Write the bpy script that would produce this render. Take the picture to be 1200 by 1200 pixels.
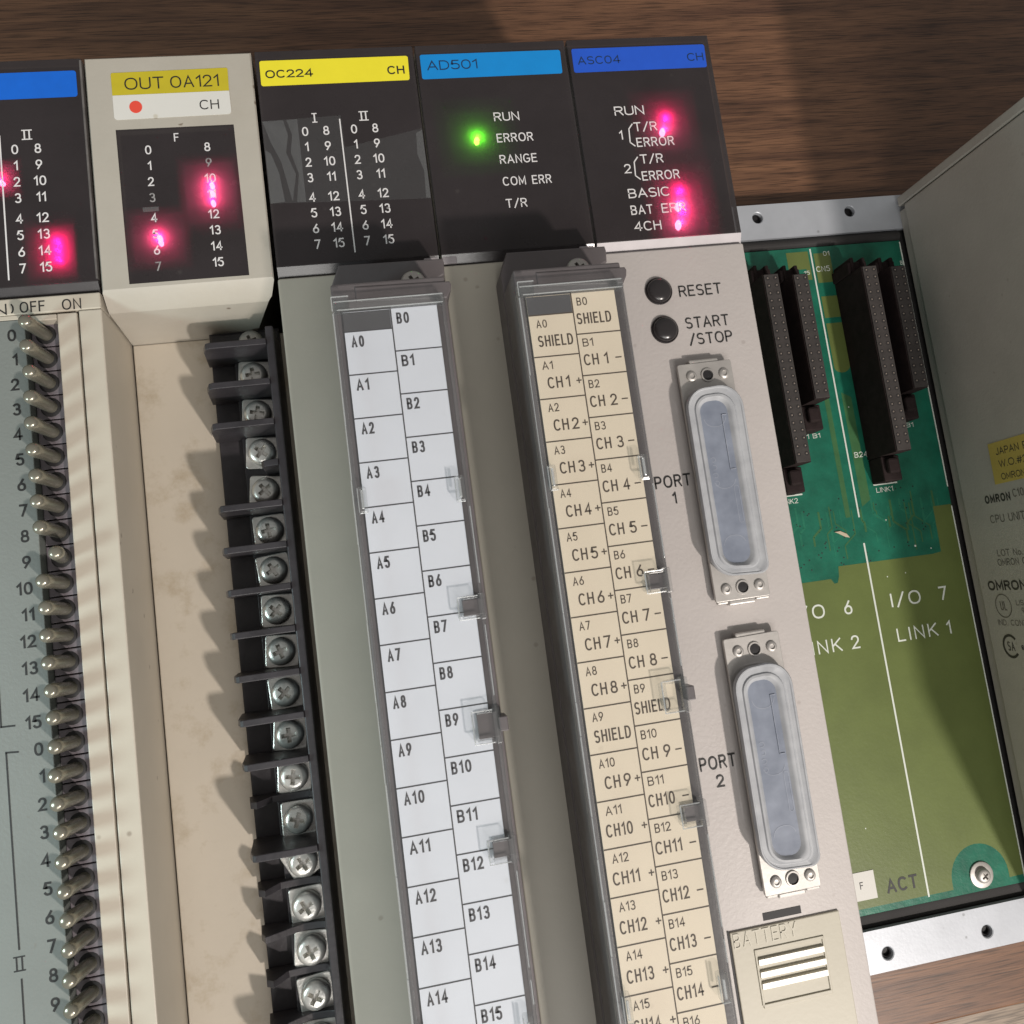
import bpy, bmesh, math, random
from mathutils import Matrix, Vector
random.seed(7)
S = 0.001                     # all numbers below are millimetres
ZO = 105.0                    # the bench top lies 105 mm below the front faces of the units
scene = bpy.context.scene
COL = scene.collection
for o in list(bpy.data.objects): bpy.data.objects.remove(o)

def W(x, y, z): return Vector((x*S, y*S, (z+ZO)*S))

# ------------------------------------------------------------------ camera
cd = bpy.data.cameras.new('camera'); cam = bpy.data.objects.new('camera', cd); COL.objects.link(cam)
scene.camera = cam
cd.sensor_width = 36; cd.lens = 1064.6*36/1200
cd.shift_x = -17.45/1200; cd.shift_y = -54.2/1200
cd.clip_start = 0.005; cd.clip_end = 50
def rotvec(w):
    w = Vector(w); return Matrix.Rotation(w.length, 3, w.normalized())
R = rotvec((-0.13938, 0.15819, 0.12567))
cam.matrix_world = Matrix.Translation(W(15.633, -122.436, 189.302)) @ R.transposed().to_4x4()

# ------------------------------------------------------------------ world and lamps
world = bpy.data.worlds.new('World'); scene.world = world; world.use_nodes = True
bg = world.node_tree.nodes['Background']
bg.inputs[0].default_value = (1.0, 0.97, 0.93, 1); bg.inputs[1].default_value = 0.27
def lamp(name, kind, loc, power, color, size, aim=None, size_y=None):
    d = bpy.data.lights.new(name, kind); d.energy = power; d.color = color
    if kind == 'AREA':
        d.shape = 'RECTANGLE' if size_y else 'DISK'; d.size = size*S
        if size_y: d.size_y = size_y*S
    else: d.shadow_soft_size = size*S
    o = bpy.data.objects.new(name, d); COL.objects.link(o); o.location = W(*loc)
    if aim:
        v = W(*aim) - o.location; o.rotation_euler = v.to_track_quat('-Z', 'Y').to_euler()
    return o
lamp('ceiling_lamp', 'AREA', (365, -715, 690), 7.4, (1.0, 0.915, 0.845), 50, aim=(60, -120, 0))
lamp('window_light', 'AREA', (-215, -165, 118), .31, (0.72, 0.94, 0.96), 55, aim=(-40, -200, 0))
lamp('ceiling_panel', 'AREA', (40, -1100, 1000), 6.8, (1.0, 0.97, 0.93), 700, aim=(60, -150, 0))  # unseen soft fill, added to brighten the shaded strips between the blocks

vs = scene.view_settings
vs.view_transform = 'Standard'; vs.look = 'None'; vs.gamma = 1; vs.exposure = 0.0
scene.render.engine = 'CYCLES'
scene.render.resolution_x = scene.render.resolution_y = 1024

# ------------------------------------------------------------------ materials
def srgb(r, g, b):
    f = lambda c: (c/255/12.92) if c/255 <= .04045 else ((c/255+.055)/1.055)**2.4
    return (f(r), f(g), f(b), 1)
def mat(name, col, rough=.5, metal=0., spec=.5, vary=.0, vscale=60, bump=0., bscale=900, speck=0., speckcol=(.12,.08,.05,1), coat=0., grime=0., rvary=0., gscale=22):
    m = bpy.data.materials.new(name); m.use_nodes = True
    nt = m.node_tree; N = nt.nodes; L = nt.links; b = N['Principled BSDF']
    if len(col) == 3: col = (*col, 1)
    b.inputs['Base Color'].default_value = col; b.inputs['Roughness'].default_value = rough
    b.inputs['Metallic'].default_value = metal; b.inputs['Specular IOR Level'].default_value = spec
    if coat: b.inputs['Coat Weight'].default_value = coat; b.inputs['Coat Roughness'].default_value = .12
    tc = N.new('ShaderNodeTexCoord'); geo = N.new('ShaderNodeNewGeometry')
    src = geo.outputs['Position']; cur = None
    def noise(scale, detail=4, rough_=.6):
        n = N.new('ShaderNodeTexNoise'); n.inputs['Scale'].default_value = scale; n.inputs['Detail'].default_value = detail
        n.inputs['Roughness'].default_value = rough_; L.new(src, n.inputs['Vector']); return n
    def mixc(fac, a, bcol, mode='MIX'):
        x = N.new('ShaderNodeMix'); x.data_type = 'RGBA'; x.blend_type = mode
        if hasattr(fac, 'node'): L.new(fac, x.inputs[0])
        else: x.inputs[0].default_value = fac
        for i, v in ((6, a), (7, bcol)):
            if hasattr(v, 'node'): L.new(v, x.inputs[i])
            else: x.inputs[i].default_value = v
        return x.outputs[2]
    cur = col
    if vary:
        n = noise(vscale, 5); r = N.new('ShaderNodeMapRange'); L.new(n.outputs[0], r.inputs[0])
        r.inputs[1].default_value = .3; r.inputs[2].default_value = .7; r.inputs[3].default_value = 0; r.inputs[4].default_value = 1
        a = tuple(c*(1-vary) for c in col[:3])+(1,); d = tuple(min(1, c*(1+vary)) for c in col[:3])+(1,)
        cur = mixc(r.outputs[0], a, d)
    if grime:
        n = noise(gscale, 8, .7); r = N.new('ShaderNodeMapRange'); L.new(n.outputs[0], r.inputs[0])
        r.inputs[1].default_value = .52; r.inputs[2].default_value = .78; r.inputs[3].default_value = 0; r.inputs[4].default_value = grime
        cur = mixc(r.outputs[0], cur, (.26, .19, .10, 1))
    if speck:
        v = N.new('ShaderNodeTexVoronoi'); v.inputs['Scale'].default_value = 170; L.new(src, v.inputs['Vector'])
        n = noise(60, 2); 
        r = N.new('ShaderNodeMapRange'); L.new(v.outputs['Distance'], r.inputs[0])
        r.inputs[1].default_value = .05; r.inputs[2].default_value = .11; r.inputs[3].default_value = 1; r.inputs[4].default_value = 0
        g = N.new('ShaderNodeMath'); g.operation = 'GREATER_THAN'; L.new(n.outputs[0], g.inputs[0]); g.inputs[1].default_value = .56
        k = N.new('ShaderNodeMath'); k.operation = 'MULTIPLY'; L.new(r.outputs[0], k.inputs[0]); L.new(g.outputs[0], k.inputs[1])
        k2 = N.new('ShaderNodeMath'); k2.operation = 'MULTIPLY'; L.new(k.outputs[0], k2.inputs[0]); k2.inputs[1].default_value = speck
        cur = mixc(k2.outputs[0], cur, speckcol)
    if hasattr(cur, 'node'): L.new(cur, b.inputs['Base Color'])
    if rvary:
        n = noise(45, 6, .7); r = N.new('ShaderNodeMapRange'); L.new(n.outputs[0], r.inputs[0])
        r.inputs[1].default_value = .3; r.inputs[2].default_value = .7
        r.inputs[3].default_value = max(.03, rough-rvary); r.inputs[4].default_value = min(1, rough+rvary)
        L.new(r.outputs[0], b.inputs['Roughness'])
    if bump:
        n = noise(bscale, 3); p = N.new('ShaderNodeBump'); p.inputs['Strength'].default_value = bump; p.inputs['Distance'].default_value = .0002
        L.new(n.outputs[0], p.inputs['Height']); L.new(p.outputs[0], b.inputs['Normal'])
    return m
def clear(name, tint=(.9,.92,.92), gloss=.12, rough=.08, haze=.0, ior=1.45):
    m = bpy.data.materials.new(name); m.use_nodes = True; nt = m.node_tree; N = nt.nodes; L = nt.links
    N.remove(N['Principled BSDF']); out = N['Material Output']
    t = N.new('ShaderNodeBsdfTransparent'); t.inputs[0].default_value = (*tint, 1)
    g = N.new('ShaderNodeBsdfGlossy'); g.inputs['Roughness'].default_value = rough
    f = N.new('ShaderNodeLayerWeight'); f.inputs[0].default_value = .5
    pw = N.new('ShaderNodeMath'); pw.operation = 'POWER'; L.new(f.outputs['Facing'], pw.inputs[0]); pw.inputs[1].default_value = 5
    a = N.new('ShaderNodeMath'); a.operation = 'MULTIPLY_ADD'; L.new(pw.outputs[0], a.inputs[0]); a.inputs[1].default_value = .9; a.inputs[2].default_value = gloss
    a.use_clamp = True
    x = N.new('ShaderNodeMixShader'); L.new(a.outputs[0], x.inputs[0]); L.new(t.outputs[0], x.inputs[1]); L.new(g.outputs[0], x.inputs[2])
    last = x
    if haze:
        d = N.new('ShaderNodeBsdfDiffuse'); d.inputs[0].default_value = (.75, .77, .78, 1)
        y = N.new('ShaderNodeMixShader'); y.inputs[0].default_value = haze
        L.new(x.outputs[0], y.inputs[1]); L.new(d.outputs[0], y.inputs[2]); last = y
    L.new(last.outputs[0], out.inputs[0]); return m
def glow(name, col, strength):
    m = bpy.data.materials.new(name); m.use_nodes = True; b = m.node_tree.nodes['Principled BSDF']
    b.inputs['Base Color'].default_value = (*col, 1); b.inputs['Emission Color'].default_value = (*col, 1)
    b.inputs['Emission Strength'].default_value = strength; return m
def wood(name, dark, lite, along='X', gloss=.45):
    m = bpy.data.materials.new(name); m.use_nodes = True; nt = m.node_tree; N = nt.nodes; L = nt.links; b = N['Principled BSDF']
    g = N.new('ShaderNodeNewGeometry'); mp = N.new('ShaderNodeMapping'); L.new(g.outputs['Position'], mp.inputs[0])
    mp.inputs['Scale'].default_value = (9, 150, 60); mp.inputs['Rotation'].default_value = (0, 0, .03)
    n1 = N.new('ShaderNodeTexNoise'); n1.inputs['Scale'].default_value = 1.3; n1.inputs['Detail'].default_value = 9; n1.inputs['Roughness'].default_value = .68; n1.inputs['Distortion'].default_value = .7
    L.new(mp.outputs[0], n1.inputs['Vector'])
    mp2 = N.new('ShaderNodeMapping'); L.new(g.outputs['Position'], mp2.inputs[0]); mp2.inputs['Scale'].default_value = (75, 1900, 60); mp2.inputs['Rotation'].default_value = (0, 0, .03)
    n2 = N.new('ShaderNodeTexNoise'); n2.inputs['Scale'].default_value = 1; n2.inputs['Detail'].default_value = 4; L.new(mp2.outputs[0], n2.inputs['Vector'])
    r = N.new('ShaderNodeValToRGB'); L.new(n1.outputs[0], r.inputs[0])
    r.color_ramp.elements[0].position = .33; r.color_ramp.elements[0].color = (*dark, 1); r.color_ramp.elements[1].position = .68; r.color_ramp.elements[1].color = (*lite, 1)
    r2 = N.new('ShaderNodeMapRange'); L.new(n2.outputs[0], r2.inputs[0]); r2.inputs[1].default_value = .34; r2.inputs[2].default_value = .52; r2.inputs[3].default_value = .42; r2.inputs[4].default_value = 1
    x = N.new('ShaderNodeMix'); x.data_type = 'RGBA'; x.blend_type = 'MULTIPLY'; x.inputs[0].default_value = 1
    L.new(r.outputs[0], x.inputs[6]); L.new(r2.outputs[0], x.inputs[7]); L.new(x.outputs[2], b.inputs['Base Color'])
    b.inputs['Roughness'].default_value = gloss
    p = N.new('ShaderNodeBump'); p.inputs['Strength'].default_value = .25; p.inputs['Distance'].default_value = .0002; L.new(n2.outputs[0], p.inputs['Height']); L.new(p.outputs[0], b.inputs['Normal'])
    return m

M = {
 'wood': wood('walnut_laminate', (.088, .042, .025), (.235, .118, .063)),
 'wood2': wood('pale_laminate', (.22, .17, .125), (.33, .26, .20)),
 'cream': mat('cream_abs', (.49, .445, .37), .45, vary=.04, bump=.12, speck=.5, grime=.18),
 'cream_b': mat('warm_grey_abs', (.43, .40, .345), .45, vary=.05, bump=.15, speck=.75, grime=.16),
 'recess': mat('yellowed_abs', (.47, .42, .345), .5, vary=.04, vscale=30, bump=.12, speck=.9, grime=.7, gscale=95),
 'plate': mat('grey_green_plate', (.178, .192, .181), .5, vary=.05, bump=.35, bscale=1400, speck=.2),
 'olive': mat('olive_grey_abs', (.415, .393, .335), .45, vary=.04, bump=.12, speck=.3, grime=.08),
 'grey': mat('light_grey_abs', (.50, .465, .445), .5, vary=.03, bump=.35, bscale=1100, speck=.2),
 'batt': mat('beige_abs', (.47, .44, .355), .45, vary=.03, bump=.1, grime=.08),
 'ribw': mat('polished_ivory', (.60, .57, .48), .34, spec=.55),
 'cpu': mat('cpu_grey_abs', (.47, .455, .41), .55, vary=.05, bump=.35, bscale=1000, speck=.2),
 'smoke': mat('smoked_acrylic', (.043, .035, .037), .28, spec=.5, vary=.15, speck=.25, speckcol=(.12,.11,.10,1), rvary=.08),
 'board': mat('indicator_board', (.012, .012, .012), .7),
 'acrylic': mat('acrylic_edge', (.40, .37, .385), .42, spec=.45, vary=.12, vscale=120),  # pale tone paints the lamp's reflection on the polished bevel
 'acrylic_s': mat('side_acrylic_edge', (.13, .12, .115), .3, vary=.3, vscale=200),
 'acrylic_d': mat('dark_acrylic_edge', (.045, .040, .042), .25, spec=.7, vary=.2, vscale=120),
 'black': mat('black_phenolic', (.030, .027, .031), .42, vary=.3, vscale=150, bump=.3, rvary=.12, speck=.25, speckcol=(.15,.14,.13,1)),
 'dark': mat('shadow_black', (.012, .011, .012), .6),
 'charcoal': mat('charcoal_abs', (.115, .102, .105), .42, vary=.15, bump=.2, rvary=.1),
 'btn': mat('button_rubber', (.025, .022, .023), .22),
 'steel': mat('zinc_screw', (.72, .70, .66), .30, .72, vary=.18, vscale=500, bump=.25, bscale=1500, rvary=.12),
 'tin': mat('tinned_steel', (.50, .48, .455), .48, .6, vary=.08, vscale=200, bump=.1, rvary=.08),
 'lever': mat('nickel_lever', (.27, .255, .205), .24, .6, vary=.1),
 'swbody': mat('switch_bakelite', (.15, .13, .145), .5, vary=.15, vscale=300, speck=.4),
 'rail': mat('zinc_rail', (.47, .495, .535), .42, .25, vary=.06, vscale=90, bump=.1, speck=.5, speckcol=(.12,.12,.12,1)),
 'rubber': mat('black_rubber', (.028, .026, .026), .75, vary=.2),
 'pcb': mat('green_solder_mask', (.012, .135, .085), .33, vary=.25, vscale=130, bump=.4, bscale=500),
 'khaki': mat('khaki_solder_mask', (.125, .16, .045), .36, vary=.10, vscale=60, bump=.15),
 'trace2': mat('light_green_trace', (.02, .165, .10), .3, vary=.2, vscale=130),
 'trace': mat('olive_trace', (.05, .14, .055), .35, vary=.2, vscale=130),
 'conn': mat('connector_black', (.026, .018, .018), .8, spec=.15, vary=.25, vscale=300),
 'conntop': mat('connector_face', (.042, .036, .034), .6, vary=.2, vscale=300),
 'pin': mat('pin_gold', (.50, .42, .36), .3, .7),
 'blue_ink': mat('dark_blue_ink', (.008, .030, .085), .5),
 'silk': mat('white_silkscreen', (.68, .72, .66), .5),
 'white_ink': mat('white_ink', (.70, .68, .68), .5),
 'worn_ink': mat('worn_white_ink', (.26, .25, .25), .6, vary=.5, vscale=900),
 'black_ink': mat('black_ink', (.018, .018, .018), .5),
 'cpu_ink': mat('faded_black_ink', (.055, .052, .045), .6, vary=.3, vscale=700),
 'pale_ink': mat('faint_grey_ink', (.15, .14, .12), .6, vary=.4, vscale=700),
 'card_ink': mat('grey_print', (.062, .060, .066), .6),
 'card_ink2': mat('brown_print', (.075, .055, .040), .6),
 'card_grey': mat('card_grey', (.082, .080, .085), .6),
 'card_w': mat('white_card', (.63, .645, .70), .55, vary=.035, vscale=45, speck=.12, speckcol=(.35,.33,.3,1)),
 'card_c': mat('cream_card', (.68, .585, .46), .55, vary=.035, vscale=45, speck=.15, speckcol=(.35,.28,.2,1)),
 'blue': mat('blue_label', (.003, .125, .62), .45, vary=.06, vscale=200),
 'blue2': mat('royal_blue_label', (.014, .09, .56), .45, vary=.05, vscale=200),
 'cyan': mat('sky_blue_label', (.002, .235, .63), .45, vary=.05, vscale=200),
 'yellow': mat('yellow_label', (.82, .72, .03), .45, vary=.03, vscale=200),
 'mustard': mat('mustard_label', (.52, .43, .02), .45, vary=.05, vscale=200),
 'paper': mat('white_sticker', (.66, .65, .61), .5, vary=.03, speck=.4, speckcol=(.4,.33,.18,1)),
 'oldyellow': mat('aged_yellow_sticker', (.58, .46, .11), .55, vary=.08),
 'reddot': mat('red_sticker', (.75, .075, .045), .5),
 'clear': clear('clear_cover', (.985, .99, .99), .035, .05),
 'rim': clear('clear_cover_rim', (.98, .985, .985), .055, .12, haze=.03),
 'bead': clear('clear_cover_bead', (.96, .97, .97), .2, .15, haze=.22),  # pale haze that paints highlights along the cover edges
 'tape': clear('old_tape', (.93, .93, .93), .04, .25, haze=.012),
 'residue': clear('tape_residue', (.9, .9, .9), .05, .35, haze=.05),
 'chip': mat('beige_chip', (.55, .45, .33), .6),
 'milky': None, 'milky2': None,
}
def milky(name, col, t, rough):
    m = bpy.data.materials.new(name); m.use_nodes = True; nt = m.node_tree; N = nt.nodes; L = nt.links; b = N['Principled BSDF']; out = N['Material Output']
    b.inputs['Base Color'].default_value = (*col, 1); b.inputs['Roughness'].default_value = rough
    n = N.new('ShaderNodeTexNoise'); n.inputs['Scale'].default_value = 260; n.inputs['Detail'].default_value = 3
    g = N.new('ShaderNodeNewGeometry'); L.new(g.outputs['Position'], n.inputs['Vector'])
    r = N.new('ShaderNodeMapRange'); L.new(n.outputs[0], r.inputs[0]); r.inputs[1].default_value = .3; r.inputs[2].default_value = .7; r.inputs[3].default_value = max(0, t-.14); r.inputs[4].default_value = t+.20
    tr = N.new('ShaderNodeBsdfTransparent'); tr.inputs[0].default_value = (.85, .9, 1, 1); x = N.new('ShaderNodeMixShader'); L.new(r.outputs[0], x.inputs[0])
    L.new(b.outputs[0], x.inputs[1]); L.new(tr.outputs[0], x.inputs[2]); L.new(x.outputs[0], out.inputs[0]); return m
def smoke_translucent(m):
    nt = m.node_tree; N = nt.nodes; L = nt.links; b = N['Principled BSDF']; out = N['Material Output']
    tl = N.new('ShaderNodeBsdfTranslucent'); tl.inputs[0].default_value = (.5, .5, .5, 1); tr = N.new('ShaderNodeBsdfTransparent'); tr.inputs[0].default_value = (1, 1, 1, 1)
    x = N.new('ShaderNodeMixShader'); x.inputs[0].default_value = .25; L.new(b.outputs[0], x.inputs[1]); L.new(tl.outputs[0], x.inputs[2])
    y = N.new('ShaderNodeMixShader'); y.inputs[0].default_value = .12; L.new(x.outputs[0], y.inputs[1]); L.new(tr.outputs[0], y.inputs[2]); L.new(y.outputs[0], out.inputs[0])
smoke_translucent(M['smoke'])
M['milky'] = milky('milky_polythene', (.45, .465, .485), .05, .5)
M['milky2'] = milky('thin_milky_polythene', (.245, .275, .34), .12, .4)
M['milkyedge'] = milky('polythene_edge', (.37, .40, .46), .2, .4)

# ------------------------------------------------------------------ mesh helpers
class MB:
    def __init__(s): s.bm = bmesh.new(); s.round = False
    def box(s, x0, x1, y0, y1, z0, z1, r=0, seg=2, taper=None):
        vs_ = [s.bm.verts.new(v) for v in ((x0,y0,z0),(x1,y0,z0),(x1,y1,z0),(x0,y1,z0),(x0,y0,z1),(x1,y0,z1),(x1,y1,z1),(x0,y1,z1))]
        fs = [s.bm.faces.new([vs_[i] for i in f]) for f in ((3,2,1,0),(4,5,6,7),(0,1,5,4),(1,2,6,5),(2,3,7,6),(3,0,4,7))]
        if r:
            es = {e for f in fs for e in f.edges}
            bmesh.ops.bevel(s.bm, geom=list(es), offset=r, segments=seg, profile=.5, affect='EDGES')
        return s
    def prism(s, pts, a, b, axis='z', r=0):
        """polygon pts extruded from a to b along axis: z -> (x,y), x -> (y,z), y -> (x,z)"""
        def P(p, t): return (p[0], p[1], t) if axis == 'z' else ((t, p[0], p[1]) if axis == 'x' else (p[0], t, p[1]))
        n = len(pts); A = [s.bm.verts.new(P(p, a)) for p in pts]; B = [s.bm.verts.new(P(p, b)) for p in pts]
        fs = [s.bm.faces.new(A[::-1]), s.bm.faces.new(B)] + [s.bm.faces.new((A[i], A[(i+1) % n], B[(i+1) % n], B[i])) for i in range(n)]
        bmesh.ops.recalc_face_normals(s.bm, faces=fs)
        if r:
            es = {e for f in fs[:2] for e in f.edges}
            bmesh.ops.bevel(s.bm, geom=list(es), offset=r, segments=2, profile=.5, affect='EDGES')
        return s
    def lathe(s, prof, c, n=20, axis=(0,0,1)):
        """profile of (radius, height) along axis from c"""
        s.round = True
        q = Vector((0,0,1)).rotation_difference(Vector(axis)); c = Vector(c); rings = []
        for r, h in prof:
            if r < 1e-6: rings.append([s.bm.verts.new(c + q @ Vector((0,0,h)))]); continue
            rings.append([s.bm.verts.new(c + q @ Vector((r*math.cos(2*math.pi*i/n), r*math.sin(2*math.pi*i/n), h))) for i in range(n)])
        for a, b in zip(rings, rings[1:]):
            for i in range(n):
                j = (i+1) % n
                if len(a) == 1 and len(b) == 1: continue
                if len(a) == 1: s.bm.faces.new((a[0], b[i], b[j]))
                elif len(b) == 1: s.bm.faces.new((a[i], a[j], b[0]))
                else: s.bm.faces.new((a[i], a[j], b[j], b[i]))
        return s
    def quad(s, a, b, c, d):
        s.bm.faces.new([s.bm.verts.new(v) for v in (a, b, c, d)]); return s
    def mesh(s, name, mat_, off=(0,0,0), smooth=38):
        off = Vector(off)
        for v in s.bm.verts: v.co = (v.co - off)*S
        me = bpy.data.meshes.new(name); s.bm.to_mesh(me); s.bm.free()
        me.materials.append(mat_)
        if smooth:
            if smooth == 38 and not s.round: smooth = 17
            for p in me.polygons: p.use_smooth = True
            me.set_sharp_from_angle(angle=math.radians(smooth))
        return me
ORG = {}
def tag(o, label=None, cat=None, group=None, kind=None):
    for k, v in (('label', label), ('category', cat), ('group', group), ('kind', kind)):
        if v: o[k] = v
    return o
def thing(name, org, label, cat, group=None):
    o = bpy.data.objects.new(name, None); COL.objects.link(o); o.location = W(*org); o.empty_display_size = .01
    ORG[o.name] = Vector(org); return tag(o, label, cat, group)
def put(name, me, parent=None, at=(0,0,0), rotz=0):
    """object with mesh me whose origin stands at the absolute point `at` (mm)"""
    o = bpy.data.objects.new(name, me); COL.objects.link(o); at = Vector(at)
    if parent is not None:
        o.parent = parent; o.location = (at - ORG[parent.name])*S
    else: o.location = W(*at)
    if rotz: o.rotation_euler = (0, 0, rotz)
    ORG[o.name] = at; return o
def part(name, mb, mat_, parent, smooth=38):
    """mb drawn in absolute millimetres"""
    org = ORG[parent.name]
    return put(name, mb.mesh(name, M[mat_], org, smooth), parent, org)
def top(name, mb, mat_, org=(0,0,0), smooth=38):
    return put(name, mb.mesh(name, M[mat_], org, smooth), None, org)
def rpoly(corners, seg=6):
    """polygon with rounded corners: (x, y, radius), given in order"""
    out = []; n = len(corners)
    for i in range(n):
        p = Vector(corners[i][:2]); a = Vector(corners[i-1][:2]); b = Vector(corners[(i+1) % n][:2]); r = corners[i][2]
        if r <= 0: out.append(tuple(p)); continue
        u = (a-p).normalized(); v = (b-p).normalized(); ang = u.angle(v); d = r/math.tan(ang/2)
        c = p + (u+v).normalized()*(r/math.sin(ang/2)); s0 = p+u*d-c; s1 = p+v*d-c
        a0 = math.atan2(s0.y, s0.x); a1 = math.atan2(s1.y, s1.x); da = (a1-a0+math.pi) % (2*math.pi)-math.pi
        for k in range(seg+1):
            t = a0+da*k/seg; out.append((c.x+r*math.cos(t), c.y+r*math.sin(t)))
    return out
def offset_poly(pts, d):
    c = Vector((sum(p[0] for p in pts)/len(pts), sum(p[1] for p in pts)/len(pts))); n = len(pts); out = []
    for i in range(n):
        a = Vector(pts[i-1]); b = Vector(pts[(i+1) % n]); t = (b-a)
        if t.length < 1e-9: out.append(pts[i]); continue
        t.normalize(); nn = Vector((-t.y, t.x)); p = Vector(pts[i])
        if (c-p).dot(nn) < 0: nn = -nn
        out.append(tuple(p+nn*d))
    return out
# ---- lettering: requests are collected and converted in one go at the end
TEXT = {}
def text(parent, name, mat_, s, x, y, z, h, w=None, al='l', bold=0., wall=False, sx=.92, sp=1.0):
    """s written with cap height h; (x,y) is the left / centre / right end at mid cap height; w forces the width"""
    TEXT.setdefault((parent.name, name, mat_), []).append((s, x, y, z, h, w, al, bold, wall, sx, sp))
LINES = {}
def bar(parent, name, mat_, x0, y0, x1, y1, z, t):
    LINES.setdefault((parent.name, name, mat_), []).append((x0, y0, x1, y1, z, t))
def roman(parent, name, mat_, x, y, z, n, h=2.1):
    d = .95
    for i in range(n):
        xx = x+(i-(n-1)/2)*d; bar(parent, name, mat_, xx, y-h/2+.12, xx, y+h/2-.12, z, .30)
    w = .55+(n-1)*d/2
    for yy in (y-h/2, y+h/2): bar(parent, name, mat_, x-w, yy, x+w, yy, z, .24)
def arc(cx, cy, rx, ry, a0, a1, n=9):
    out = []
    for k in range(n+1):
        a = math.radians(a0+(a1-a0)*k/n); c, s_ = math.cos(a), math.sin(a); e = .88
        out.append((cx+rx*math.copysign(abs(c)**e, c), cy+ry*math.copysign(abs(s_)**e, s_)))
    return out
G = {
 '0': (.58, [arc(.29, .5, .29, .5, 90, 450, 24)]), '1': (.26, [[(0, .76), (.26, 1), (.26, 0)]]),
 '2': (.54, [arc(.27, .72, .26, .28, 170, -35, 10)+[(.0, 0), (.56, 0)]]),
 '3': (.54, [arc(.26, .75, .24, .25, 150, -90, 10), arc(.27, .25, .27, .27, 90, -150, 10)]),
 '4': (.6, [[(.44, 0), (.44, 1), (0, .28), (.6, .28)]]),
 '5': (.54, [[(.5, 1), (.1, 1), (.05, .52)]+arc(.26, .31, .28, .31, 135, -150, 11)]),
 '6': (.56, [[(.42, 1), (.1, .5)]+[], arc(.28, .3, .28, .3, 90, 450, 20)]),
 '7': (.54, [[(0, 1), (.54, 1), (.17, 0)]]),
 '8': (.56, [arc(.28, .76, .23, .24, 90, 450, 18), arc(.28, .26, .28, .26, 90, 450, 18)]),
 '9': (.56, [[(.14, 0), (.46, .5)], arc(.28, .7, .28, .3, 90, 450, 20)]),
 'A': (.66, [[(0, 0), (.33, 1), (.66, 0)], [(.12, .32), (.54, .32)]]),
 'B': (.56, [[(0, 0), (0, 1), (.3, 1)]+arc(.3, .76, .22, .24, 90, -90, 8)+[(0, .52)], [(.3, .52)]+arc(.3, .26, .26, .26, 90, -90, 8)+[(0, 0)]]),
 'C': (.64, [arc(.34, .5, .34, .5, 48, 312, 18)]),
 'D': (.6, [[(0, 0), (0, 1), (.24, 1)]+arc(.24, .5, .36, .5, 90, -90, 12)+[(0, 0)]]),
 'E': (.5, [[(.5, 1), (0, 1), (0, 0), (.5, 0)], [(0, .52), (.44, .52)]]), 'F': (.48, [[(.48, 1), (0, 1), (0, 0)], [(0, .52), (.42, .52)]]),
 'G': (.66, [arc(.34, .5, .34, .5, 48, 340, 18)+[(.66, .46), (.38, .46)]]), 'H': (.58, [[(0, 0), (0, 1)], [(.58, 0), (.58, 1)], [(0, .53), (.58, .53)]]),
 'I': (.0, [[(0, 0), (0, 1)]]), 'J': (.4, [[(.4, 1), (.4, .25)]+arc(.2, .25, .2, .25, 0, -170, 8)]),
 'K': (.56, [[(0, 0), (0, 1)], [(.54, 1), (0, .4)], [(.18, .58), (.58, 0)]]), 'L': (.46, [[(0, 1), (0, 0), (.46, 0)]]),
 'M': (.7, [[(0, 0), (0, 1), (.35, .2), (.7, 1), (.7, 0)]]), 'N': (.58, [[(0, 0), (0, 1), (.58, 0), (.58, 1)]]),
 'O': (.7, [arc(.35, .5, .35, .5, 90, 450, 26)]), 'P': (.54, [[(0, 0), (0, 1), (.28, 1)]+arc(.28, .73, .26, .27, 90, -90, 9)+[(0, .46)]]),
 'R': (.56, [[(0, 0), (0, 1), (.3, 1)]+arc(.3, .75, .24, .25, 90, -90, 9)+[(0, .5)], [(.3, .5), (.56, 0)]]),
 'S': (.56, [arc(.28, .75, .26, .25, 40, 262, 11)+arc(.28, .255, .27, .255, 82, -140, 11)]),
 'T': (.58, [[(0, 1), (.58, 1)], [(.29, 1), (.29, 0)]]), 'U': (.58, [[(0, 1), (0, .3)]+arc(.29, .29, .29, .29, 180, 360, 12)+[(.58, 1)]]),
 'W': (.86, [[(0, 1), (.21, 0), (.43, .9), (.65, 0), (.86, 1)]]), 'X': (.58, [[(0, 0), (.58, 1)], [(0, 1), (.58, 0)]]), 'Y': (.6, [[(0, 1), (.3, .45), (.6, 1)], [(.3, .45), (.3, 0)]]),
 'Q': (.7, [arc(.35, .5, .35, .5, 90, 450, 26), [(.42, .25), (.7, -.05)]]),
 '/': (.46, [[(0, -.08), (.46, 1.05)]]), '.': (.04, [[(0, 0), (.04, 0)]]), '#': (.6, [[(.12, 0), (.24, 1)], [(.38, 0), (.5, 1)], [(0, .33), (.56, .33)], [(.04, .66), (.6, .66)]]),
 '(': (.16, [arc(.3, .5, .3, .62, 140, 220, 8)]), ')': (.16, [arc(-.14, .5, .3, .62, 40, -40, 8)]), ' ': (.3, []),
 'o': (.5, [arc(.25, .3, .25, .3, 90, 450, 16)]), '®': (.7, [arc(.35, .5, .4, .5, 90, 450, 18), [(.2, .25), (.2, .75), (.5, .6), (.2, .5), (.5, .25)]]),
}
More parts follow.
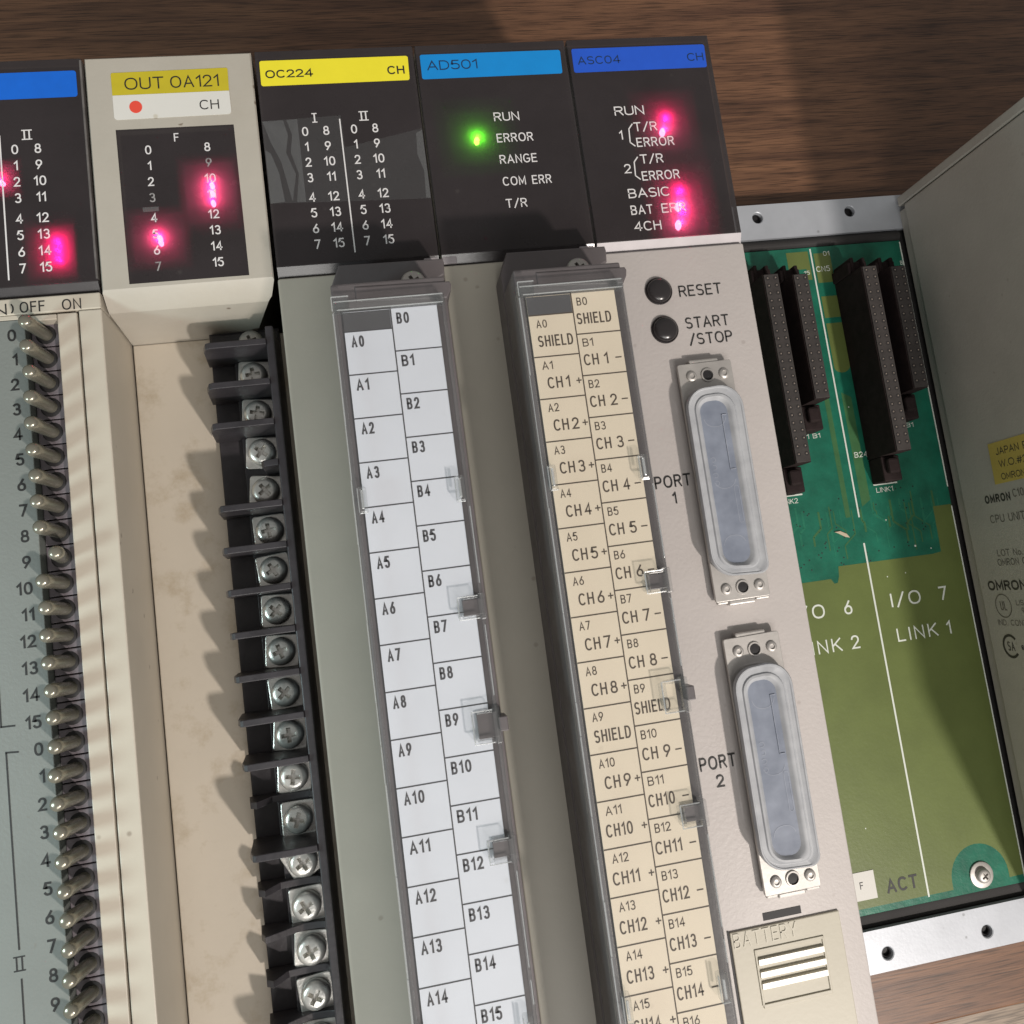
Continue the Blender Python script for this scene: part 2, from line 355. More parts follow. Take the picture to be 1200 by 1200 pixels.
def stroke(pts, t, V, F, put_):
    """thick polyline with mitred joints and slightly extended ends"""
    P = [Vector(p) for p in pts]; P = [p for i, p in enumerate(P) if i == 0 or (p-P[i-1]).length > 1e-5]
    if len(P) < 2: return
    closed = (P[0]-P[-1]).length < 1e-4
    if closed: P = P[:-1]
    n = len(P); base = len(V)
    for i in range(n):
        a = P[i-1] if (i or closed) else None; b = P[(i+1) % n] if (i < n-1 or closed) else None
        d0 = (P[i]-a).normalized() if a is not None else None; d1 = (b-P[i]).normalized() if b is not None else None
        e = P[i]
        if d0 is None: d0 = d1; e = P[i]-d1*t*.42
        if d1 is None: d1 = d0; e = P[i]+d0*t*.42
        n0 = Vector((-d0.y, d0.x)); n1 = Vector((-d1.y, d1.x)); m = (n0+n1)
        if m.length < .2: m = n0
        m.normalize(); k = t/2/max(.45, m.dot(n1))
        V.append(put_(e+m*k)); V.append(put_(e-m*k))
    for i in range(n if closed else n-1):
        j = (i+1) % n; F.append((base+2*i, base+2*i+1, base+2*j+1, base+2*j))
def flush_text():
    groups = {}
    for key, items in TEXT.items():
        V, F = groups.setdefault(key, ([], []))
        for s, x, y, z, h, w, al, bold, wall, sx, sp in items:
            t = h*(.128+bold*3.2); g = h*.15*sp*(1 if not w else min(1, w/(h*.62*len(s))))
            sumw = sum(G[ch][0] for ch in s); n_ = len(s)
            kx = ((w-t-(n_-1)*(t+g))/sumw) if (w and sumw > .3) else h*sx*.92
            kx = max(kx, h*.3); adv = []; cx = 0
            for ch in s: adv.append(cx); cx += G[ch][0]*kx+t+g
            nat = cx-t-g
            ox = {'l': t/2, 'c': -nat/2, 'r': -nat-t/2}[al]
            for ch, a in zip(s, adv):
                for st in G[ch][1]:
                    dz = .002*random.random()
                    def pp(p, dz=dz):
                        return (z-dz, p.y, p.x) if wall else (p.x, p.y, z+dz)
                    hh = h-t
                    stroke([(x+ox+a+px*kx, y-hh/2+py*hh) for px, py in st], t, V, F, pp)
    for key, items in LINES.items():
        V, F = groups.setdefault(key, ([], []))
        for x0, y0, x1, y1, z, t in items:
            d = Vector((x1-x0, y1-y0)); d.normalize(); n = Vector((-d.y, d.x))*t/2; b = len(V)
            V += [(x0-n.x, y0-n.y, z), (x1-n.x, y1-n.y, z), (x1+n.x, y1+n.y, z), (x0+n.x, y0+n.y, z)]; F.append((b, b+1, b+2, b+3))
    for (pn, name, m), (V, F) in groups.items():
        p = bpy.data.objects[pn]; org = ORG[pn]; name = name.split('#')[0]; me = bpy.data.meshes.new(name)
        me.from_pydata([tuple((Vector(v)-org)*S) for v in V], [], F); me.materials.append(M[m]); put(name, me, p, org)

# ================================================================== setting
t = MB().box(-700, 900, -280.2, 700, -135, -105, r=.8); o = top('table_top', t, 'wood', (0,0,-105)); tag(o, kind='structure')
t = MB().box(-700, 900, -900, -280.6, -135, -108.5, r=.6); o = top('lower_board', t, 'wood2', (0,-290,-108)); tag(o, kind='structure')

# ================================================================== backplane
bp = thing('backplane_rack', (90, -128, -105), 'green slotted backplane with pale metal mounting rails lying on the wooden bench', 'backplane')
part('base_tray', MB().box(-110, 350, -257, -4, -104.9, -99.6, r=.5), 'rubber', bp)
HX = [157.25-35*k for k in range(0, 8)] + [192.25]
def rail(y0, y1, hy):
    # a strip with real round holes: each hole a square cell whose inner edge is the hole rim
    mb = MB(); xs = sorted(HX); z = -97.0; a = 4.2; n = 24; edges = [-110]
    for x in xs: edges += [x-a, x+a]
    edges.append(350)
    for i in range(0, len(edges), 2): mb.box(edges[i], edges[i+1], y0, y1, z-1.8, z)
    for x in xs:
        mb.box(x-a, x+a, y0, hy-a, z-1.8, z); mb.box(x-a, x+a, hy+a, y1, z-1.8, z)
        O = []; I = []; D = []; K = []
        for k in range(n):
            an = 2*math.pi*k/n; c, s = math.cos(an), math.sin(an); q = a/max(abs(c), abs(s))
            O.append(mb.bm.verts.new((x+c*q, hy+s*q, z))); K.append(mb.bm.verts.new((x+c*2.25, hy+s*2.25, z))); I.append(mb.bm.verts.new((x+c*1.95, hy+s*1.95, z-.18))); D.append(mb.bm.verts.new((x+c*1.7, hy+s*1.7, z-2.6)))
        for k in range(n):
            j = (k+1) % n; mb.bm.faces.new((O[k], O[j], K[j], K[k])); mb.bm.faces.new((K[k], K[j], I[j], I[k])); mb.bm.faces.new((I[k], I[j], D[j], D[k]))
    r = part('mounting_rail', mb, 'rail', bp)
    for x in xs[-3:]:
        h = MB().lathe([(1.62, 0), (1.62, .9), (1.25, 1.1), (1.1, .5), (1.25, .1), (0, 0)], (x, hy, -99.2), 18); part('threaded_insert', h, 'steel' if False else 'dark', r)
    return r
rail(-15.2, -2.6, -7.37)
rail(-257.6, -244.8, -252.36)
def gasket(y, ht, w):
    mb = MB(); n = 10; pts = [(y+w/2*math.cos(math.pi*k/n), -99.5+ht*math.sin(math.pi*k/n)) for k in range(n+1)]
    mb.prism(pts, -110, 210, axis='x'); part('rubber_gasket', mb, 'rubber', bp)
gasket(-17.2, 2.4, 4.0); gasket(-242.6, .35, 4.3)
pcb = part('circuit_board', MB().box(-108, 209.8, -240.4, -19.2, -99.6, -98.0, r=.1), 'pcb', bp)
zk = -97.96
kb = MB()
def flat(mb, pts, z, th=.05): mb.prism(pts, z-th, z, axis='z')
ring = [(194.1-10.2*math.cos(a), -235.9+10.2*math.sin(a)) for a in [math.pi*k/16 for k in range(17)]]
flat(kb, [(106, -134.5), (161, -134.5), (162.0, -136.2), (163.2, -136.0), (164.0, -134), (164.4, -130.7), (199.2, -131.0), (202.5, -130.6), (202.7, -115), (209.6, -115), (209.6, -237.9), (204.3, -238.0)] + ring[::-1] + [(183.9, -238.3), (106, -238.4)], zk)
part('ground_plane', kb, 'khaki', pcb, smooth=0)
kb = MB()
for x0 in (140, 175):
    for (a0, b0, a1, b1) in ((1, 7.2, -21.6, -32.4), (1.0, 7.4, -37.4, -45.2), (1.0, 7.4, -47.2, -60.5)): flat(kb, [(x0+a0, a1), (x0+b0, a1), (x0+b0, b1), (x0+a0, b1)], zk)
    flat(kb, rpoly([(x0+1.0, -60.3, 0), (x0+7.4, -60.3, 0), (x0+7.4, -67.5, 3.5), (x0+1.0, -64, 2)]), zk-.003)
    flat(kb, [(x0-9.2, -20.6), (x0-1.0, -20.6), (x0-1.0, -31), (x0-2.6, -31), (x0-2.6, -27), (x0-9.2, -27)], zk)
part('ground_plane', kb, 'khaki', pcb, smooth=0)
kb = MB(); flat(kb, [(170.2, -72), (172, -72), (172, -115), (170.2, -115)], zk); flat(kb, [(176.8, -72), (180.2, -74), (180.2, -110), (176.8, -112)], zk); part('copper_trace', kb, 'trace', pcb, smooth=0)
for i in range(26):
    x = random.uniform(147, 206); y0 = random.uniform(-113, -108); y1 = random.uniform(-130, -116); kb = MB(); w2 = random.choice((.16, .2, .35)); j = random.uniform(-5, 5)
    for (ax, ay, bx, by) in ((x, y0, x, (y0+y1)/2), (x, (y0+y1)/2, x+j, (y0+y1)/2-abs(j)*.8), (x+j, (y0+y1)/2-abs(j)*.8, x+j, min(y1, (y0+y1)/2-abs(j)*.8-.5))):
        if by < -130.2: by = -130.2
        d_ = Vector((bx-ax, by-ay)); 
        if d_.length < .05: continue
        d_.normalize(); n_ = Vector((-d_.y, d_.x))*w2
        flat(kb, [(ax-n_.x, ay-n_.y), (bx-n_.x, by-n_.y), (bx+n_.x, by+n_.y), (ax+n_.x, ay+n_.y)], -97.965-.0004*i, .03)
    if len(kb.bm.faces): part('copper_trace', kb, 'trace2' if i % 2 else 'trace', pcb, smooth=0)
zs = -97.90
for x0 in (140, 175, 210):
    xx = x0-(.35 if x0 == 210 else 0)
    bar(bp, 'silkscreen', 'silk', xx, -19.8, xx, -115.4 if x0 < 210 else -108.9, zs, .55 if x0 < 210 else .45); bar(bp, 'silkscreen', 'silk', xx, -124.2 if x0 < 210 else -115.6, xx, -238.8, zs, .6 if x0 < 210 else .45)
for k in (0, -35):
    x = 182.6+k
    bar(bp, 'silkscreen', 'silk', x-.1, -105.2, x+8.6, -105.2, zs, .5); bar(bp, 'silkscreen', 'silk', x-.25, -30, x-.25, -105.4, zs, .16)
    text(bp, 'silkscreen', 'silk', 'LINK1' if k == 0 else 'LINK2', x+.4, -107.1, zs, 1.7, 6.2)
    bar(bp, 'silkscreen', 'silk', x+11.8, -84.0, x+19.6, -84.0, zs, .45); text(bp, 'silkscreen', 'silk', 'A1 B1', x+11.6, -86.0, zs, 1.6, 7.1)
text(bp, 'silkscreen', 'silk', 'B24', 177.4, -94.2, zs, 1.9, 5.0)
text(bp, 'silkscreen', 'silk', 'CN5', 176.0, -27.4, zs, 2.0, 5.2); text(bp, 'silkscreen', 'silk', '01', 179.6, -21.9, zs, 1.7, 2.4); text(bp, 'silkscreen', 'silk', 'B', 208.4, -27.6, zs, 1.5)
text(bp, 'silkscreen', 'silk', '15', 171.2, -28.4, zs, 1.4, 2.2)
for k in range(2):
    x = 180.8-35*k
    text(bp, 'silkscreen', 'silk', 'I/O', x, -144.4, zs, 4.6, 11.0, sp=2); text(bp, 'silkscreen', 'silk', '76'[k], x+17.9, -144.5, zs, 4.6, 2.9)
    text(bp, 'silkscreen', 'silk', 'LINK', x, -156.0, zs, 4.4, 14.8, bold=-.004, sp=2.2); text(bp, 'silkscreen', 'silk', '12'[k], x+18.3, -156.0, zs, 4.4, 1.6 if k == 0 else 2.9)
text(bp, 'board_stamp', 'black_ink', 'ACT', 161.2, -233.2, zs, 4.3, 10.9, bold=.012)
for x, y, r in ((188, -136, .3), (181.2, -136.4, .3), (184.5, -117.5, .32), (178.6, -77.4, .3), (157.6, -214.5, .3), (193.4, -127.5, .5), (199, -129, .3)):
    r *= .6
    bar(bp, 'silkscreen', 'silk', x-r, y, x+r, y, zs, 2*r)
# vias: small dimples that one can see as dots
vb = MB()
for i in range(60):
    x = random.uniform(148, 200); y = random.uniform(-131, -107); 
    vb.lathe([(.28, 0), (.16, .04), (0, .0)], (x, y, -98.0), 7)
v = part('via_hole', vb, 'dark', pcb); tag(v, kind='stuff')
tb = MB().box(140, 157.6, -235.8, -227.2, -97.92, -97.8, r=.05); tg = part('paper_tag', tb, 'paper', bp); text(tg, 'tag_lettering', 'black_ink', 'F', 152.2, -231.3, -97.76, 2.2)
sb = MB().lathe([(4.1, 0), (4.1, .5), (3.9, .6), (2.2, .6)], (194.4, -235.4, -98.0), 24); w_ = part('washer', sb, 'tin', bp)
def cross_head(r, h, slot=.55, cr=None):
    """pan head with a real cross recess, origin at its seat"""
    mb = MB(); n = 24; R2 = r*.64 if cr is None else cr; s = slot
    prof = [(r, 0), (r*1.0, h*.45), (r*.93, h*.75), (r*.80, h*.93), (R2, h*1.02)]
    mb.lathe(prof, (0,0,0), n)
    # crown ring joined to a plus-shaped pit
    pl = [(s, R2*.82), (-s, R2*.82), (-s, s), (-R2*.82, s), (-R2*.82, -s), (-s, -s), (-s, -R2*.82), (s, -R2*.82), (s, -s), (R2*.82, -s), (R2*.82, s), (s, s)]
    Pt = [mb.bm.verts.new((x, y, h*1.04)) for x, y in pl]; Pb = [mb.bm.verts.new((x*.72, y*.72, h*.35)) for x, y in pl]
    rim = [mb.bm.verts.new((R2*math.cos(2*math.pi*i/n), R2*math.sin(2*math.pi*i/n), h*1.02)) for i in range(n)]
    re = [mb.bm.edges.new((rim[i], rim[(i+1) % n])) for i in range(n)]; pe = [mb.bm.edges.new((Pt[i], Pt[(i+1) % 12])) for i in range(12)]
    bmesh.ops.triangle_fill(mb.bm, use_beauty=True, edges=re+pe)
    for i in range(12): mb.bm.faces.new((Pt[i], Pt[(i+1) % 12], Pb[(i+1) % 12], Pb[i]))
    mb.bm.faces.new(Pb)
    bmesh.ops.remove_doubles(mb.bm, verts=mb.bm.verts, dist=1e-4)
    # drop faces that closed the pit, keep normals outward
    bad = [f for f in mb.bm.faces if len(f.verts) == 3 and all(v in Pt for v in f.verts)]
    bmesh.ops.delete(mb.bm, geom=bad, context='FACES_ONLY')
    bmesh.ops.recalc_face_normals(mb.bm, faces=mb.bm.faces)
    return mb
head_small = cross_head(2.35, 1.7, .34).mesh('screw_head', M['tin'], smooth=40)
put('screw', head_small, bp, (194.4, -235.4, -97.4), .6)
# connectors standing on the board
def connector(x0, y0, y1, rows, h, slotted=True):
    mb = MB().box(x0, x0+5.4, y1, y0, -98.0, -98.0+h-.5, r=.15)
    ze = -98.0+h*.45
    mb.box(x0+.1, x0+6.6, y1-8.6, y1-.02, -98.0, ze, r=.5); mb.box(x0+1.0, x0+5.0, y1-6.2, y1-1.0, ze-.02, ze+2.6, r=.8)
    mb.box(x0-.6, x0+6.4, y0+.02, y0+4.0, -98.0, ze+3, r=.4); mb.box(x0+.4, x0+1.6, y0+.02, y0+5.5, -98.0, ze+3.6, r=.4); mb.box(x0+4.0, x0+5.4, y0+.02, y0+5.0, -98.0, ze+4.2, r=.5)
    if rows == 16: mb.box(x0-5.2, x0+.1, y1, y0+4, -98.0, -90.5, r=.3)
    c = part('connector', mb, 'conn', bp)
    fb = MB().box(x0+.25, x0+5.15, y1+.3, y0-.3, -98.0+h-.5, -98.0+h, r=.08); part('connector_face', fb, 'conntop', c)
    pb = MB(); z = -98.0+h
    for r in range(rows):
        for cx in (x0+1.35, x0+4.05):
            y = y0-1.6-r*2.54; pb.lathe([(.72, .02), (.5, .03), (.45, -.05), (0, -.05)], (cx, y, z), 8)
    hb = part('contact_hole', pb, 'dark', c); tag(hb, kind='stuff')
    gb = MB()
    for r in range(rows):
        for cx in (x0+1.35, x0+4.05): gb.lathe([(.24, -.2), (.24, .04), (0, .12)], (cx+.12, y0-1.6-r*2.54+.1, z), 6)
    gb = part('contact_pin', gb, 'pin', c); tag(gb, kind='stuff')
for k in (0, -35):
    connector(181.9+k, -33.6, -96.5, 24, 18.6); connector(192.2+k, -34.4, -76.6, 16, 18.6)

# ================================================================== helpers for the units
def shell(x0, x1, y0, y1, z0, z1, r):
    """cover open at the back: front sheet and four sides"""
    mb = MB().box(x0, x1, y0, y1, z0, z1, r=r)
    bmesh.ops.delete(mb.bm, geom=[f for f in mb.bm.faces if f.calc_center_median().z < z0+r*.9 and f.normal.z < -.3], context='FACES')
    return mb
def smoked_bezel(u, x0, x1, edge='acrylic_d'):
    b = part('smoked_cover', shell(x0, x1, -49.6, -.2, -2.6, 0, .25), 'smoke', u)
    part('indicator_board', MB().box(x0+.4, x1-.4, -49.2, -.6, -2.62, -2.3), 'board', u)
    # polished lower bevel of the acrylic cover
    mb = MB().prism([(-49.55, -.05), (-51.7, -1.42), (-51.7, -2.6), (-49.55, -2.6)], x0+.05, x1-.05, axis='x'); part('cover_edge', mb, edge, b)
    return b
def led(u, x, y, col, power, r=.55, sx=1., depth=1.5, strength=60):
    """lamp on the board under the smoked cover, seen through it"""
    mb = MB().lathe([(r, -.8), (r, 0), (r*.94, r*.35), (r*.7, r*.65), (r*.35, r*.8), (0, r*.85)], (0,0,0), 14)
    for v in mb.bm.verts: v.co.y *= sx
    m = glow('led_glow', ((1, .30, .50) if col[0] > .5 else (.55, 1, .10)) if strength > 20 else col, min(strength, 16)); me = mb.mesh('indicator_led', m); o = put('indicator_led', me, u, (x, y, -1.5))
    lamp('indicator_light', 'POINT', (x, y, -depth+.62), power*5.0, col, .2)
    return o
def baffle(u, x0, x1, y0, y1):
    part('light_baffle', MB().box(x0-.3, x0, y0, y1, -2.3, -.3).box(x1, x1+.3, y0, y1, -2.3, -.3).box(x0-.3, x1+.3, y1, y1+.3, -2.3, -.3).box(x0-.3, x1+.3, y0-.3, y0, -2.3, -.3), 'board', u)
def unit_digits(u, x, y0, cols, h=2.0, wid=.92, gap=True, z=.04, name='indicator_numbers', worn=()):
    ys = [y0-3.54*i-(.95 if i > 3 else 0) for i in range(8)]
    for cx, base in cols:
        for i in range(8):
            n = base+i
            text(u, name, 'worn_ink' if (base, i) in worn else 'white_ink', str(n), cx, ys[i], z, h, al='c', bold=.004)
    return ys

# ================================================================== toggle input unit (slot X -70..-35)
su = thing('toggle_switch_unit', (-52.5, -125, -97), 'input unit with two columns of small metal toggle switches beside numbered grey plate', 'plc unit', 'units plugged into the backplane')
part('housing', MB().box(-69.8, -35.2, -250, -52.1, -97, -6.0, r=.4), 'cream', su)
part('housing_head', MB().box(-69.8, -35.2, -52.0, 0, -97, -2.65, r=.5), 'cream', su)
bz = smoked_bezel(su, -69.7, -35.35)
part('cover_side', MB().box(-35.75, -35.3, -49, -.6, -2, .06, r=.1), 'acrylic_s', bz)
mb = MB().prism(rpoly([(-68.6, -3.0, .6), (-68.6, -8.9, .6), (-36.5, -8.9, .6), (-36.5, -3.0, .6)]), .0, .06); part('name_strip', mb, 'blue', su)
# front panels
def plate(name, x0, x1, y0, y1, z0, z1, m, u, r=.25): return part(name, MB().box(x0, x1, y1, y0, z0, z1, r=r), m, u)
plate('front_panel', -69.8, -35.2, -51.9, -55.3, -5.9, 0, 'cream', su)
plate('front_panel', -39.55, -35.12, -55.4, -250, -22.5, 0, 'cream', su, .3)
plate('slot_frame', -43.7, -39.95, -55.75, -250, -5.9, -.05, 'cream', su, .2)
plate('slot_frame', -50.0, -43.8, -55.75, -56.9, -5.9, -.05, 'cream', su, .2)
plate('number_plate', -69.8, -49.85, -56.4, -250, -5.9, -.02, 'plate', su, .15)
plate('slot_frame', -69.8, -50.1, -55.4, -56.3, -5.9, -.1, 'cream', su, .1)
lz = .03
text(su, 'panel_lettering', 'black_ink', '(PIN)', -51.7, -54.0, lz, 2.3, 9.0, al='r'); text(su, 'panel_lettering', 'black_ink', 'OFF', -50.6, -53.9, lz, 2.3, 4.8); text(su, 'panel_lettering', 'black_ink', 'ON', -42.6, -54.0, lz, 2.3, 3.7)
roman(su, 'indicator_numbers', 'white_ink', -47.0, -16.9, .04, 2, 2.0); roman(su, 'indicator_numbers', 'white_ink', -58.5, -16.9, .04, 1, 2.0)
unit_digits(su, 0, -20.0, ((-49.5, 0), (-45.05, 8), (-61, 0), (-56.5, 8)), 2.1)
bar(su, 'indicator_numbers', 'white_ink', -52.25, -16.8, -52.25, -48.0, .04, .30)
body = MB().box(-3.0, 3.0, -2.42, 2.42, -2.8, 0, r=.15).mesh('switch_body', M['swbody'])
hole = MB().lathe([(2.0, .0), (1.9, .05), (0, .05)], (0,0,0), 16).mesh('bushing', M['dark'])
def lever_mesh(dx):
    mb = MB(); a = Vector((0,0,-.3)); b = Vector((dx, .4, 9.3)); ax = (b-a).normalized(); L_ = (b-a).length
    mb.lathe([(1.25, 0), (1.28, L_*.3), (1.36, L_*.65), (1.42, L_*.84), (1.36, L_*.91), (1.12, L_*.965), (.64, L_*.995), (0, L_)], a, 18, ax)
    return mb.mesh('lever', M['lever'])
lev_off = lever_mesh(-1.05); lev_on = lever_mesh(2.05)
for i in range(30):
    y = -59.0-5.088*i
    sw = put('toggle_switch', body, su, (-46.75, y, -3.0)); put('bushing', hole, sw, (-47.0, y, -2.98))
    lv = put('lever', lev_on if i == 9 else lev_off, sw, (-46.9, y+random.uniform(-.12, .12), -3.0)); lv.rotation_euler = (0, random.uniform(-.025, .025), random.uniform(-.08, .08))
    if i < 16: nm = i
    else: nm = i-16
    text(su, 'panel_lettering', 'black_ink', str(nm), -51.6, y-.55+.025*i, lz, 2.45, al='r', bold=.012)
bar(su, 'panel_lettering', 'black_ink', -58.7, -56, -58.7, -135.6, lz, .32); bar(su, 'panel_lettering', 'black_ink', -58.85, -135.5, -56.2, -135.6, lz, .32)
bar(su, 'panel_lettering', 'black_ink', -58.25, -140.3, -55.9, -140.5, lz, .32); bar(su, 'panel_lettering', 'black_ink', -58.1, -140.3, -57.9, -175.6, lz, .32); bar(su, 'panel_lettering', 'black_ink', -57.8, -180.6, -57.7, -225, lz, .32)
roman(su, 'panel_lettering', 'black_ink', -58.0, -178.0, lz, 2, 2.4)
PINK = (1.0, .004, .13)
led(su, -53.0, -26.3, PINK, .0005); baffle(su, -56.5, -50.2, -29, -23.6)
for y in (-40.4, -42.2, -44.2): led(su, -42.6, y, PINK, .0004, strength=8, depth=1.45)
baffle(su, -46.6, -40.4, -46.8, -38.2)

# ================================================================== relay output unit (slot X -35..0)
ou = thing('output_unit', (-17.5, -125, -97), 'beige output unit with mustard label and open black screw terminal strip', 'plc unit', 'units plugged into the backplane')
part('housing', MB().box(-34.75, -.35, -250, -57.2, -97, -21.3, r=.3), 'recess', ou)
hd = MB()
def loft(mb, rings, bad=()):
    R_ = [[mb.bm.verts.new(p) for p in r] for r in rings]
    for a, b in zip(R_, R_[1:]):
        n = len(a)
        for i in range(n): mb.bm.faces.new((a[i], a[(i+1) % n], b[(i+1) % n], b[i]))
    mb.bm.faces.new(R_[0][::-1]); mb.bm.faces.new(R_[-1])
loft(hd, [[(-34.75, -57.15, -97), (-.35, -57.15, -97), (-.35, -.1, -97), (-34.75, -.1, -97)],
          [(-34.75, -57.15, -21.4), (-7.5, -57.15, -21.4), (-.35, -.1, -21.4), (-34.75, -.1, -21.4)],
          [(-34.75, -55.3, -4.2), (-2.4, -55.3, -4.2), (-.35, -.1, -4.2), (-34.75, -.1, -4.2)],
          [(-34.75, -54.6, -2.9), (-1.5, -54.6, -2.9), (-.35, -.1, -2.9), (-34.75, -.1, -2.9)],
          [(-34.75, -52.2, -.35), (-.5, -52.0, -.35), (-.45, -.25, -.35), (-34.7, -.25, -.35)],
          [(-34.5, -51.6, 0), (-.75, -51.5, 0), (-.75, -.6, 0), (-34.5, -.6, 0)],
          [(-29.35, -50.75, 0), (-5.4, -50.75, 0), (-5.5, -16.8, 0), (-29.55, -16.75, 0)],
          [(-29.35, -50.75, -2.5), (-5.4, -50.75, -2.5), (-5.5, -16.8, -2.5), (-29.55, -16.75, -2.5)]])
part('housing_head', hd, 'cream_b', ou)
part('indicator_board', MB().box(-29.2, -5.6, -50.6, -16.95, -2.48, -2.3), 'board', ou)
mb = MB().prism(rpoly([(-29.6, -9.05, 0), (-5.75, -9.05, 0), (-5.6, -3.75, .4), (-29.6, -3.95, .4)]), .01, .10); part('name_sticker', mb, 'mustard', ou)
mb = MB().prism(rpoly([(-29.6, -14.6, .7), (-5.7, -14.45, .7), (-5.75, -9.1, 0), (-29.6, -9.1, 0)]), .01, .10); ws = part('name_sticker', mb, 'paper', ou)
mb = MB().prism([(-25.1+1.3*math.cos(k*math.pi/10), -11.9+1.4*math.sin(k*math.pi/10)) for k in range(20)], .11, .14); part('red_dot', mb, 'reddot', ws)
text(ou, 'sticker_lettering', 'black_ink', 'OUT', -27.0, -6.6, .14, 2.75, 8.0, bold=-.006); text(ou, 'sticker_lettering', 'black_ink', 'OA121', -17.7, -6.6, .14, 2.75, 10.0, bold=-.006)
text(ou, 'sticker_lettering', 'black_ink', 'CH', -10.1, -12.1, .14, 2.2, 4.0, al='c', bold=-.004)
mb = MB(); q_ = [(-29.33, -50.73), (-5.42, -50.73), (-5.52, -16.82), (-29.53, -16.77)]
f_ = [mb.bm.verts.new((x, y, -.12)) for x, y in q_]; g_ = [mb.bm.verts.new((x, y, -.8)) for x, y in q_]
mb.bm.faces.new(f_); [mb.bm.faces.new((g_[i], g_[(i+1) % 4], f_[(i+1) % 4], f_[i])) for i in range(4)]
part('indicator_window', mb, 'smoke', ou, smooth=0)
text(ou, 'indicator_numbers', 'white_ink', 'F', -17.5, -19.1, -.08, 1.9, al='c')
unit_digits(ou, 0, -21.6, ((-23.4, 0), (-11.4, 8)), 2.0, z=-.08, worn=((0, 3), (0, 7), (8, 1)))
mb = MB().box(-25.5, -22.3, -35.3, -34.3, -.11, -.08, r=.01); part('adhesive_smear', mb, 'residue', ou)
for x, y in ((-11.4, -29.6), (-11.5, -31.4), (-11.5, -33.6), (-22.9, -40.6), (-22.8, -41.6)):
    led(ou, x, y, PINK, .00032, r=.5, sx=1.3, strength=180)
baffle(ou, -16.4, -6.7, -38.6, -25.4); baffle(ou, -27.8, -18.0, -46.4, -36.0)
# terminal strip
ts = part('terminal_strip', MB().box(-17.7, -2.2, -250, -56.6, -21.35, -19.2, r=.2).box(-12.4, -4.2, -250, -64.6, -19.3, -17.0, r=.2).box(-3.9, -2.2, -250, -60.5, -19.4, -4.8, r=.3).box(-17.2, -2.2, -63.6, -57.4, -19.3, -17.8, r=.4), 'black', ou)
fin = MB().prism([(-.9, -14.6), (.1, -3.2), (.9, -.5), (1.6, 0), (13.4, 0), (13.4, -14.6)], -.7, .7, axis='y', r=.18).mesh('barrier', M['black'])
fin_broken = MB().prism([(9.6, -14.6), (9.8, -2.2), (10.4, -1.2), (11.6, -.9), (13.4, -.4), (13.4, -14.6)], -.7, .7, axis='y', r=.15).mesh('barrier', M['black'])
fin_low = [MB().prism([(-.9, -14.6), (-.2, -9.2), (.9, -6.6), (3.2, -7.8), (5.5, -9.4), (8, -10.6), (11, -10.2), (13.4, -9.2), (13.4, -14.6)], -.7, .7, axis='y', r=.15).mesh('barrier', M['black']), MB().prism([(-.9, -14.6), (.1, -8.4), (1.6, -7.0), (2.6, -8.6), (4.2, -11.2), (9, -11.5), (11.6, -11.0), (13.4, -8.4), (13.4, -14.6)], -.7, .7, axis='y', r=.15).mesh('barrier', M['black'])]
for i in range(20):
    y = -64.0-8.69*i; put('barrier', fin_broken if i == 3 else (fin_low[i % 2] if i in (11, 13, 14, 15, 16) else fin), ou, (-17.3, y, -4.2))
sqw = MB().prism(rpoly([(-3.55, -3.55, .7), (3.55, -3.55, .7), (3.55, 3.55, .7), (-3.55, 3.55, .7)], 4), 0, .8, r=.22).mesh('square_washer', M['steel'])
th = cross_head(3.0, 2.1, .44).mesh('terminal_screw', M['steel'], smooth=40)
for i in range(17):
    y = -68.4-8.72*i; a = random.uniform(-.12, .12)
    if i in (12,): a = .5
    p = put('terminal_screw', th, ou, (-8.25+random.uniform(-.1, .1), y, -15.9), random.uniform(0, 1.5)); 
    p.rotation_euler = (random.uniform(-.05, .05), random.uniform(-.05, .05), p.rotation_euler.z)
    wsh = put('square_washer', sqw, ou, (-8.25, y, -16.95), a)
put('mounting_screw', cross_head(2.75, 1.6, .36).mesh('mounting_screw', M['tin'], smooth=40), ou, (-8.4, -60.1, -17.8), .35)

